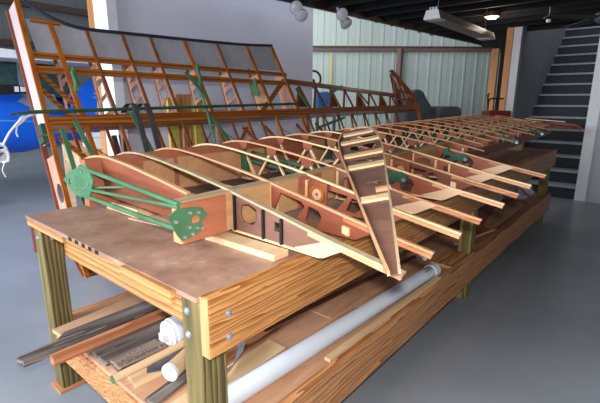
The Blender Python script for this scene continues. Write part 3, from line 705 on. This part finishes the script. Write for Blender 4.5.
# ================================================================== SHELF CONTENTS
SZ = .345
def board(name, p, q, w, h, m, label, cat, z=None, bevel=.002):
    """board from p to q (x,y,z of its underside centre line)"""
    p, q = V(p), V(q); d = q-p; L = d.length
    me = MB().obox((0,0,h/2), ((1,0,0),(0,1,0),(0,0,1)), (L/2,w/2,h/2))
    o = me.build(name, m, bevel=bevel, origin=(0,0,0))
    o.location = (p+q)/2
    o.rotation_euler = (0, -math.asin(d.z/L), math.atan2(d.y, d.x))
    return tag(o, label, cat)
def shelf_stuff():
    # pale plywood sheets, back left
    o = MB().plate([(.12,.93),(.2,1.18),(.9,1.3),(1.1,.93)], [], lambda a,b: (a,b,SZ+.001), (0,0,.012)).build('plywood_sheet', 'palewood_g')
    tag(o, 'pale plywood sheet lying flat at the back of the lower shelf', 'board')
    board('timber_board', (-.02,1.075,SZ+.014), (.95,1.16,SZ+.014), .19, .018, 'palewood_g', 'pale pinkish board beneath the long weathered board on the lower shelf', 'board')
    o = MB().plate([(-.225,.985),(-.215,.935),(-.06,.93),(-.04,.923),(1.0,.925),(1.0,1.06),(-.02,1.05),(-.07,1.0),(-.12,1.005)], [], lambda a,b: (a,b,SZ+.034), (0,0,.026)).build('weathered_board', 'weather', bevel=.002)
    tag(o, 'long weathered grey board with narrow tongue sticking out past the bench leg', 'board')
    board('weathered_board', (.02,.815,SZ+.001), (.9,.83,SZ+.001), .15, .022, 'weather', 'wide weathered grey board lying under the red brown board', 'board')
    board('timber_board', (-.13,.885,SZ+.0235), (.8,.896,SZ+.0235), .036, .040, 'redbrown', 'red brown square stick lying on top of the weathered boards', 'board')
    nb = thing('nailed_board', 'weathered brown board studded with nail heads on shelf edge', 'board', (.3,.7,SZ))
    MB().box(.03, .235, .63, .72, SZ+.001, SZ+.04).build('plank', 'weather2', nb, bevel=.002)
    for k in range(16):
        x, y = .045+random.random()*.17, .64+random.random()*.07
        MB().tube([(x,y,SZ+.04),(x,y,SZ+.043)], .004, 6).build('nail_head', 'bolt', nb)
    o = MB().plate([(.03,.52),(.05,.64),(.3,.64),(.36,.5)], [], lambda a,b: (a,b,SZ+.001), (0,0,.008)).build('plywood_scrap', 'palewood')
    tag(o, 'small pale plywood scrap at the near edge of the lower shelf', 'scrap')
    o = MB().plate([(.1,.56),(.14,.63),(.34,.6),(.3,.5),(.2,.5)], [], lambda a,b: (a,b,SZ+.010), (0,0,.005)).build('slate_scrap', 'slate')
    tag(o, 'dark grey broken scrap beside the pale rod on the shelf', 'scrap')
    board('weathered_board', (.02,.40,SZ+.001), (.4,.47,SZ+.001), .06, .012, 'weather', 'short grey weathered strip below the capped cardboard tube', 'board')
    board('timber_board', (.0,.29,SZ+.001), (.6,.31,SZ+.001), .1, .01, 'palewood', 'pale wide strip on the lower shelf beside the corner leg', 'board')
    o = MB().plate([(.16,.37),(.22,.42),(.6,.47),(.7,.40),(.25,.36)], [], lambda a,b: (a,b,SZ+.014), (0,0,.005)).build('hardboard_scrap', 'redbrown')
    tag(o, 'red brown hardboard piece beneath the capped cardboard tube', 'scrap')
    # pale rod with a green painted end
    t = thing('wooden_rod', 'pale round rod with green painted end overhanging the shelf edge', 'rod', (-.02,.57,SZ+.04))
    p, q = V((-.03,.572,SZ+.05)), V((.33,.566,SZ+.055)); d = (q-p).normalized()
    MB().tube([p,q], .016, 14).build('shaft', 'palewood', t, smooth=True)
    MB().tube([p-d*.004,p], .0162, 14).build('green_end', 'green', t)
    # cardboard tube with white cap
    t = thing('cardboard_tube', 'brown cardboard tube with white plastic end cap on the shelf', 'tube', (.14,.43,SZ+.05))
    p, q = V((.135,.435,SZ+.06)), V((.52,.560,SZ+.07)); d = (q-p).normalized()
    MB().tube([p,q], .034, 22).build('barrel', 'kraft', t, smooth=True)
    MB().tube([p-d*.014,p-d*.013,p+d*.001], [.028,.036,.036], 22).build('end_cap', 'white', t, smooth=True)
    # short PVC pipe with clean-out plug
    t = thing('drain_pipe', 'white plastic drain pipe with square clean-out plug facing forward', 'pipe', (.28,.68,SZ+.06))
    p, q = V((.262,.66,SZ+.070)), V((1.3,.645,SZ+.070)); d = (q-p).normalized()
    MB().tube([p+d*.05,q], .052, 26).build('barrel', 'pvc', t, smooth=True)
    MB().tube([p,p+d*.002,p+d*.02,p+d*.021,p+d*.085,p+d*.086], [.055,.062,.062,.067,.067,.054], 26).build('collar', 'pvc', t, smooth=True)
    MB().tube([p-d*.006,p], .048, 24).build('plug', 'white', t, smooth=True)
    MB().obox(p-d*.018, (d,(0,1,0),(0,0,1)), (.014,.018,.018)).build('square_nut', 'white', t, bevel=.003)
    # long white pipe along the front
    t = thing('long_white_pipe', 'long white plastic pipe with coupling lying along the front of the shelf', 'pipe', (.9,.14,SZ+.04))
    p, q = V((-.02,.178,SZ+.042)), V((1.80,.092,SZ+.042)); d = (q-p).normalized()
    MB().tube([p,q], .040, 26).build('barrel', 'pvc', t, smooth=True)
    MB().tube([q-d*.03,q-d*.028,q+d*.025,q+d*.027,q+d*.0271,q-d*.02], [.041,.046,.046,.044,.037,.036], 26).build('coupling', 'pvc', t, smooth=True)
    MB().tube([q-d*.14+V((0,-.02,.036)),q-d*.06+V((0,-.02,.036))], .0016, 5).build('print_line', 'slate', t)
    # strips along the pipe
    board('wood_strip', (.62,.045,.3675), (1.75,.03,.3675), .03, .016, 'palewood', 'pale strip lying on top of the front lower rail', 'strip')
    board('wood_strip', (.3,.25,SZ+.001), (2.2,.19,SZ+.001), .012, .012, 'rail', 'thin orange wood strip lying just behind the long white pipe', 'strip')
    board('wood_strip', (.62,.42,SZ+.02), (2.0,.30,SZ+.02), .02, .018, 'darkstick', 'dark brown stick lying behind the long white pipe', 'strip')
    board('timber_board', (2.0,.115,SZ+.001), (2.32,.12,SZ+.001), .14, .02, 'rail', 'short brown board between pipe coupling and the middle leg', 'board')
    o = MB().plate([(.95,.27),(.95,.6),(1.9,.85),(2.2,.3)], [], lambda a,b: (a,b,SZ+.0008), (0,0,.004)).build('hardboard_sheet', 'shelf')
    tag(o, 'brown hardboard sheet lying on the shelf behind the long white pipe', 'board')
    # curved metal flashing
    prof = [V((.62+.0*k,.36+.3*math.sin(k*.16),SZ+.012+.0)) for k in range(1)]
    pts = smooth_pts([(.20,.27,SZ+.05),(.29,.275,SZ+.055),(.38,.32,SZ+.055),(.46,.40,SZ+.055)], 5)
    o = MB().strip(pts, (.25,-.45,.85), .085, .002, nrm=(.5,.8,.2)).build('metal_flashing', 'foil')
    tag(o, 'curved strip of shiny metal flashing behind the bolted corner leg', 'flashing')
    mb = MB(); mb.strip(smooth_pts([(1.05,.47,SZ+.03),(1.3,.51,SZ+.045),(1.6,.5,SZ+.03),(2.0,.46,SZ+.035)],4), (0,1,0), .06, .002)
    tag(mb.build('plastic_film', 'plastic'), 'crumpled clear plastic film beside the dark brown stick', 'plastic')
    mb = MB(); mb.tube([(2.02,.235,SZ+.02),(2.16,.37,SZ+.02)], .014, 10)
    tag(mb.build('clear_tube', 'plastic', smooth=True), 'short clear plastic tube near the middle bench leg', 'tube')
    # far half of shelf
    o = MB().plate([(2.6,.08),(2.7,.6),(3.6,.75),(4.6,.6),(4.5,.12),(3.4,.06)], [], lambda a,b: (a,b,SZ+.0008), (0,0,.008)).build('plywood_sheet', 'mahog_x')
    tag(o, 'red brown plywood sheet on the shelf past the middle leg', 'board')
    o = MB().plate([(3.1,.1),(3.2,.2),(3.9,.3),(4.4,.25),(4.3,.1)], [], lambda a,b: (a,b,SZ+.0095), (0,0,.006)).build('plywood_scrap', 'palewood_g')
    tag(o, 'tan plywood scrap on the red brown sheet past the middle leg', 'scrap')
    board('wood_strip', (2.5,.2,SZ+.010), (3.1,.08,SZ+.010), .02, .01, 'palewood', 'thin pale strip lying slantwise past the middle leg', 'strip')
    # plastic bag with red print
    t = thing('plastic_bag', 'crumpled white plastic bag with a red stripe near the far leg', 'bag', (4.6,.3,SZ+.01))
    def blob(c, r, seed, name, mat):
        bm = bmesh.new(); bmesh.ops.create_icosphere(bm, subdivisions=3, radius=1)
        rnd = random.Random(seed)
        ph = [rnd.random()*6 for _ in range(6)]
        mb = MB(); vs = []
        for v in bm.verts:
            k = 1+.12*math.sin(5*v.co.x+ph[0])+.12*math.sin(6*v.co.y+ph[1])+.1*math.sin(7*v.co.z+ph[2])+.08*math.sin(13*v.co.x+9*v.co.y+ph[3])
            p = V((v.co.x*r[0]*k, v.co.y*r[1]*k, v.co.z*r[2]*k)); p.z = max(p.z, -r[2]*.8)
            vs.append(V(c)+p)
        mb.add(vs, [tuple(v.index for v in f.verts) for f in bm.faces]); bm.free()
        return mb.build(name, mat, t)
    blob((4.62,.24,SZ+.10), (.30,.13,.10), 3, 'bag_body', 'plastic'); blob((4.25,.42,SZ+.075), (.16,.1,.06), 5, 'bag_fold', 'plastic')
    mb = MB(); mb.strip(smooth_pts([(4.40,.34,SZ+.19),(4.44,.24,SZ+.185),(4.42,.15,SZ+.13),(4.44,.10,SZ+.07)],4), (1,0,0), .05, .004, nrm=(-.4,-.6,.6))
    mb.build('red_stripe', 'bagred', t)
shelf_stuff()

# ================================================================== BACKGROUND THINGS
def plane():
    t = thing('blue_airplane', 'blue light aircraft with pale stripe parked beyond the standing wing', 'airplane', (1.2,6.5,0))
    def loft(secs, name, mat, sm=True, n=20):
        mb = MB(); vs = []; N = len(secs)
        for x, zc, hz, hy in secs:
            for k in range(n):
                a = 2*math.pi*k/n; c, s = math.cos(a), math.sin(a)
                vs.append((x, 6.6+hy*math.copysign(abs(c)**.7,c), zc+hz*math.copysign(abs(s)**.7,s)))
        fs = [(i*n+k, i*n+(k+1)%n, (i+1)*n+(k+1)%n, (i+1)*n+k) for i in range(N-1) for k in range(n)]
        fs += [tuple(range(n)), tuple((N-1)*n+k for k in range(n))]
        return mb.add(vs, fs).build(name, mat, t, smooth=sm)
    secs = [(-1.0,1.15,.12,.15),(-.8,1.17,.36,.4),(0,1.2,.5,.55),(.8,1.2,.53,.58),(1.5,1.16,.5,.55),(2.3,1.13,.34,.4),(3.2,1.15,.22,.26),(4.2,1.2,.12,.14)]
    f = loft(secs, 'fuselage', 'bluepaint')
    loft([(x, zc-.02-.0*x, hz*.13, hy*1.012) for x, zc, hz, hy in secs], 'stripe', 'bluelight')
    MB().plate([(1.42,1.42),(1.62,1.55),(1.9,1.52),(1.95,1.3),(1.67,1.27)], [], lambda a,b: (a,6.02,b), (0,.3,0)).build('cowl_panel', 'greyac', t)
    cab = [(.95,1.55),(1.15,1.93),(2.05,1.93),(2.35,1.45)]
    MB().plate(cab, [], lambda a,b: (a,6.15,b), (0,.9,0)).build('cabin', 'glass', t)
    MB().plate([(1.5,1.5),(1.5,1.95),(1.56,1.95),(1.56,1.5)], [], lambda a,b: (a,6.13,b), (0,.02,0)).build('window_post', 'greyac', t)
    w = MB(); vs = []
    pr = [(.7,1.98),(.75,2.03),(1.1,2.06),(1.8,2.03),(2.9,1.96),(2.9,1.95),(1.5,1.95),(.8,1.95)]
    for y in (5.5,9): vs += [(x,y,z+.0) for x,z in pr]
    n = len(pr); w.add(vs, [(k,(k+1)%n,n+(k+1)%n,n+k) for k in range(n)]+[tuple(range(n)),tuple(range(n,2*n))]); w.build('wing', 'white', t)
    fin = [(1.95,.95),(2.13,1.38),(2.25,1.6),(2.55,1.845),(3.1,1.86),(3.3,.95)]
    tf = MB().plate(fin, [], lambda a,b: (a,6.0,b), (0,.05,0)).build('tail_fin', 'bluepaint', t)
    mb = MB()
    for k in range(6):
        a = math.radians(70+k*16); c = V((2.62,5.992,1.4)); d = V((math.cos(a),0,math.sin(a)))
        mb.bar(c+d*.08, c+d*(.3-.02*k), .004, .02-.001*k, up=(0,1,0))
    mb.build('feather_lines', 'white', tf)
    MB().plate([(2.46,1.22),(2.44,1.28),(2.50,1.36),(2.6,1.42),(2.75,1.4),(2.72,1.2)], [], lambda a,b: (a,5.99,b), (0,.006,0)).build('bird_emblem', 'bluelight', tf)
    bl = MB().plate([(.4,1.5),(.42,1.60),(1.3,1.64),(1.52,1.62),(1.58,1.57),(1.5,1.52),(1.2,1.5)], [], lambda a,b: (a,5.9,b), (0,.03,0)).build('propeller_blade', 'black', t)
    MB().plate([(1.36,1.545),(1.36,1.615),(1.41,1.615),(1.41,1.545)], [], lambda a,b: (a,5.895,b), (0,.006,0)).build('tip_marking', 'white', bl)
    MB().plate([(1.43,1.545),(1.43,1.615),(1.49,1.61),(1.51,1.58),(1.49,1.55)], [], lambda a,b: (a,5.895,b), (0,.006,0)).build('tip_marking', 'white', bl)
    for x, y in ((.4,5.9),(.4,7.3),(-.6,6.6)):
        MB().tube([(x,y,.2),(x,6.6+(y-6.6)*.6,.9)], .04, 8).build('gear_leg', 'greyac', t)
        MB().tube([(x,y-.06,.2),(x,y+.06,.2)], .2, 18).build('wheel', 'black', t, smooth=True)
plane()

def left_table():
    c = V((1.62,3.75,0)); a = math.radians(75); d = V((math.cos(a),math.sin(a),0)); n = V((-d.y,d.x,0))  # d recedes
    t = thing('side_table', 'pale wooden side table behind the standing wing', 'table', c)
    MB().obox(c+d*.5+n*.05+V((0,0,.9)), (d,n,(0,0,1)), (.75,.35,.02)).build('table_top', 'stud', t)
    MB().obox(c+d*.5+n*.38+V((0,0,.79)), (d,n,(0,0,1)), (.73,.015,.1)).build('table_panel', 'palewood', t)
    MB().obox(c-d*.23+n*.05+V((0,0,.79)), (d,n,(0,0,1)), (.015,.33,.1)).build('table_panel', 'palewood', t)
    for i in (-.2,1.2):
        for j in (-.26,.36): MB().obox(c+d*i+n*j+V((0,0,.44)), (d,n,(0,0,1)), (.04,.04,.44)).build('leg', 'palewood', t)
    b = c+d*.15+n*.1+V((0,0,.92))
    tb = thing('white_box', 'white cardboard box on the pale side table', 'box', b)
    MB().obox(b+V((0,0,.065)), (d,n,(0,0,1)), (.22,.17,.065)).build('carton', 'white', tb, bevel=.004)
    MB().obox(b+V((0,0,.14)), (d,n,(0,0,1)), (.23,.18,.01)).build('lid', 'trimwhite', tb, bevel=.003)
    MB().obox(b-d*.221+V((0,0,.06))-n*.05, (d,n,(0,0,1)), (.002,.07,.03)).build('carton_label', 'slate', tb)
    p = V((1.25,3.0,.0))
    tag(MB().box(1.0,1.27,2.85,3.05,0.0,.74).build('pink_crate', plain('pink card',(176,96,124),(156,80,108),.6), bevel=.006), 'dull pink crate standing below the pale side table', 'crate')
left_table()

def misc():
    # planks leaning on the lavender wall
    for nm, x0, x1, y, z1, m, lb in (('foam_board',1.86,1.97,3.02,1.47,'yellow','yellow edged board leaning on lavender wall, beside the dark strap'),('plywood_plank',1.98,2.17,3.05,1.5,'stud','tan plywood plank between the two yellow boards'),('foam_board',2.18,2.29,3.02,1.46,'yellow','yellow board leaning on lavender wall, farthest from the white jamb')):
        o = MB().obox(((x0+x1)/2, y, z1/2), ((1,0,0),(0,1,-.02),(0,.02,1)), ((x1-x0)/2,.02,z1/2)).build(nm, m)
        tag(o, lb, 'board')
    # covered machine against the back wall
    c = V((6.3,1.95,0)); f = V((math.cos(.699),math.sin(.699),0)); r = V((f.y,-f.x,0)); c = V((-.636,-.859,0))+f*7.2
    t = thing('covered_seat', 'dark grey fabric covered bulky seat against the pale metal wall', 'seat', c+r*2.4)
    prof = [(1.75,0),(1.77,1.45),(1.86,1.62),(1.96,1.66),(2.06,1.6),(2.14,1.46),(2.24,1.33),(2.3,1.27),(2.32,0)]
    MB().plate(prof, [], lambda a,b: c+r*a+V((0,0,b)), f*.6).build('seat_back', 'tarp', t, bevel=.05)
    MB().plate([(2.28,0),(2.28,1.31),(2.34,1.37),(2.62,1.37),(2.68,1.32),(2.7,0)], [], lambda a,b: c-f*.1+r*a+V((0,0,b)), f*.6).build('seat_cushion', 'tarp', t, bevel=.04)
    # red cabinet with black handle
    c2 = V((-.636,-.859,0))+f*7.0
    t = thing('tool_cart', 'red tool cart with black handle beside the wooden studs', 'cart', c2+r*3.15)
    MB().obox(c2+r*3.2+V((0,0,.66)), (r,f,(0,0,1)), (.18,.14,.65)).build('cabinet', 'redcab', t, bevel=.01)
    hp = [c2+r*a+V((0,0,b)) for a,b in ((3.06,1.31),(3.06,1.47),(3.10,1.5),(3.30,1.5),(3.33,1.47),(3.33,1.31))]
    MB().tube(hp, .013, 8).build('handle', 'black', t, smooth=True)
    MB().tube([c2+r*3.06+V((0,0,1.36)),c2+r*3.04+V((0,0,1.55)),c2+r*3.06+V((0,0,1.58))], .016, 8).build('lever', 'black', t, smooth=True)
    # blue tub and wheel seen through the aileron bay
    c3 = V((-.636,-.859,0))+f*7.6
    t = thing('wheelbarrow', 'upturned barrow with blue tray and black wheel before the metal wall', 'wheelbarrow', c3+r*.45)
    MB().plate([(.28,1.2),(.26,1.6),(.48,1.62),(.58,1.5),(.58,1.2)], [], lambda a,b: c3+r*a+V((0,0,b)), f*.3).build('tray', 'bluetub', t, bevel=.03)
    wc = c3+r*.22+V((0,0,1.82))
    MB().tube([wc+(r*math.cos(k*math.pi/12)*.13+V((0,0,.14*math.sin(k*math.pi/12)))) for k in range(25)], .02, 8).build('wheel', 'black', t, smooth=True)
    for s in (.3,.6): MB().tube([c3+r*s+V((0,0,0)),c3+r*s+V((0,0,1.3))], .03, 8).build('support_leg', 'slate', t)
    MB().tube([c3+r*.3+f*.1+V((0,0,1.6)), wc], .02, 8).build('fork', 'black', t)
    # yellow strip on wall
    c4 = V((-.636,-.859,0))+f*9.9
    o = MB().obox(c4+r*.68+V((0,0,2.05)), (r,f,(0,0,1)), (.016,.012,.45)).build('yellow_strip', 'yellow'); tag(o, 'thin upright yellow strip fixed on the pale metal wall', 'strip')
misc()

def lights_fixtures():
    # fluorescent strip fixture
    t = thing('strip_light', 'long hanging fluorescent strip light with white end cap', 'light', (4.6,1.06,2.36))
    x0, x1 = 3.72, 5.56
    sec = [(-.085,2.255),(.085,2.255),(.06,2.34),(-.06,2.34)]
    MB().plate(sec, [], lambda a,b: (x0,1.06+a,b), (x1-x0,0,0)).build('housing', 'diff', t)
    for x in (x0-.012, x1): MB().plate([(a*1.05,b) for a,b in sec], [], lambda a,b: (x,1.06+a,b), (.012,0,0)).build('end_cap', 'white', t)
    MB().box(x0+.01,x0+.16,.975,1.145,2.251,2.257).build('lens_end', 'white', t); MB().box(x1-.2,x1-.01,.975,1.145,2.249,2.2545).build('lens_end', 'white', t)
    for y in (1.03,1.06,1.09): MB().box(x0+.01,x0+.03,y-.008,y+.008,2.34,2.37).build('clip', 'white', t)
    for x in (3.85,5.4): MB().tube([(x,1.06,2.34),(x,1.06,2.76)], .005, 6).build('hanger', 'slate', t)
    # recessed warm lamp
    t = thing('ceiling_lamp', 'lit warm round ceiling lamp on the black ceiling', 'light', (5.56,1.04,2.56))
    MB().tube([(5.56,1.04,2.54),(5.56,1.04,2.60)], .10, 20).build('rim', 'beam', t, smooth=True)
    MB().tube([(5.56,1.04,2.515),(5.56,1.04,2.538)], [.05,.085], 20).build('lens', 'warm', t, smooth=True)
    # pull cord with ball
    t = thing('pull_cord', 'small white ball pull hanging on a cord from the ceiling', 'cord', (5.9,.43,2.5))
    MB().tube([(5.9,.43,2.50),(5.9,.43,2.76)], .004, 6).build('string', 'tread', t)
    bm = bmesh.new(); bmesh.ops.create_uvsphere(bm, u_segments=14, v_segments=10, radius=.032)
    MB().add([v.co+V((5.9,.43,2.48)) for v in bm.verts], [tuple(v.index for v in f.verts) for f in bm.faces]).build('ball', 'white', t, smooth=True); bm.free()
    # ceiling fan
    c = V((5.36,-.22,2.36)); t = thing('ceiling_fan', 'dark ceiling fan with grey motor near the stairs', 'fan', c)
    MB().tube([c+V((0,0,-.06)),c+V((0,0,-.03)),c+V((0,0,.04)),c+V((0,0,.07))], [.05,.085,.085,.04], 18).build('motor', 'slate', t, smooth=True)
    MB().tube([c+V((0,0,.07)),c+V((0,0,.4))], .012, 8).build('down_rod', 'slate', t)
    for k in range(4):
        a = math.radians(130+90*k); d = V((math.cos(a),math.sin(a),0)); n = V((-d.y,d.x,.15)).normalized()
        MB().obox(c+d*.36, (d,n,d.cross(n)), (.28,.055,.004)).build('blade', 'riser', t)
    # twin flood lamps
    def flood(base, heads, label):
        base = V(base); t = thing('flood_lamp', label, 'light', base)
        MB().tube([base, base+V((0,0,.04))], .05, 12).build('mount', 'white', t, smooth=True)
        MB().tube([base+V((0,0,.04)), base+V((0,0,.42))], .012, 8).build('stem', 'white', t)
        for h, d in heads:
            h = V(h); d = V(d).normalized()
            MB().tube([base+V((0,0,.01)), h-d*.06], .012, 8).build('arm', 'white', t, smooth=True)
            b = MB().tube([h-d*.09,h-d*.04,h+d*.04,h+d*.055], [.028,.05,.078,.076], 18).build('bulb', 'lampback', t, smooth=True)
            MB().tube([h+d*.054,h+d*.068], [.074,.045], 18).build('lens', 'lamp', b, smooth=True)
    flood((3.42,2.64,2.6), (((3.40,2.62,2.515),(-.5,-.7,-.25)),((3.47,2.60,2.455),(-.35,-.7,-.6))), 'twin flood lamps hanging at top before the lavender wall')
    flood((4.0,2.46,2.6), (((4.05,2.42,2.515),(-.5,-.7,-.25)),((4.13,2.41,2.435),(-.1,-.6,-.7))), 'twin flood lamps hanging before the pale metal wall')
lights_fixtures()

# ================================================================== LIGHT
def add_light(name, kind, loc, energy, color=(1,1,1), size=1, size_y=None, target=None):
    l = bpy.data.lights.new(name, kind); l.energy = energy; l.color = color
    if kind == 'AREA':
        l.size = size
        if size_y: l.shape = 'RECTANGLE'; l.size_y = size_y
    else: l.shadow_soft_size = size
    o = bpy.data.objects.new(name, l); COL.objects.link(o); o.location = loc
    if target is not None: o.rotation_euler = (V(target)-V(loc)).to_track_quat('-Z','Y').to_euler()
    return o
CAM = V((-.636,-.859,1.418))
add_light('camera_flash', 'POINT', CAM+V((.0,.0,.10)), 140, (1,.97,.92), .03)
add_light('hangar_daylight', 'AREA', (-6,2.4,3.2), 1050, (.86,.93,1), 5, 4, (2,3.6,.8))
add_light('ceiling_lamp_glow', 'POINT', (5.56,1.04,2.46), 14, (1,.9,.75), .06)
add_light('back_bay_light', 'AREA', (5.3,4.3,3.4), 62, (.97,1,.96), 2.5, 2.0, (8.6,3.4,1.4))
w = bpy.data.worlds.new('world'); scene.world = w; w.use_nodes = True
bg = w.node_tree.nodes['Background']; bg.inputs['Color'].default_value = (.78,.86,1,1); bg.inputs['Strength'].default_value = .88

# ================================================================== CAMERA
yaw, pitch, roll = .699, .232, .005
f = V((math.cos(yaw)*math.cos(pitch), math.sin(yaw)*math.cos(pitch), -math.sin(pitch)))
r = f.cross(V((0,0,1))).normalized(); u = r.cross(f)
r2 = r*math.cos(roll)+u*math.sin(roll); u2 = -r*math.sin(roll)+u*math.cos(roll)
cd = bpy.data.cameras.new('camera'); cam = bpy.data.objects.new('camera', cd); COL.objects.link(cam)
cam.matrix_world = Matrix(((r2.x,u2.x,-f.x,CAM.x),(r2.y,u2.y,-f.y,CAM.y),(r2.z,u2.z,-f.z,CAM.z),(0,0,0,1)))
cd.sensor_width = 36; cd.lens = 418/600*36; cd.clip_start = .02
scene.camera = cam
scene.view_settings.view_transform = 'Standard'
scene.view_settings.look = 'None'
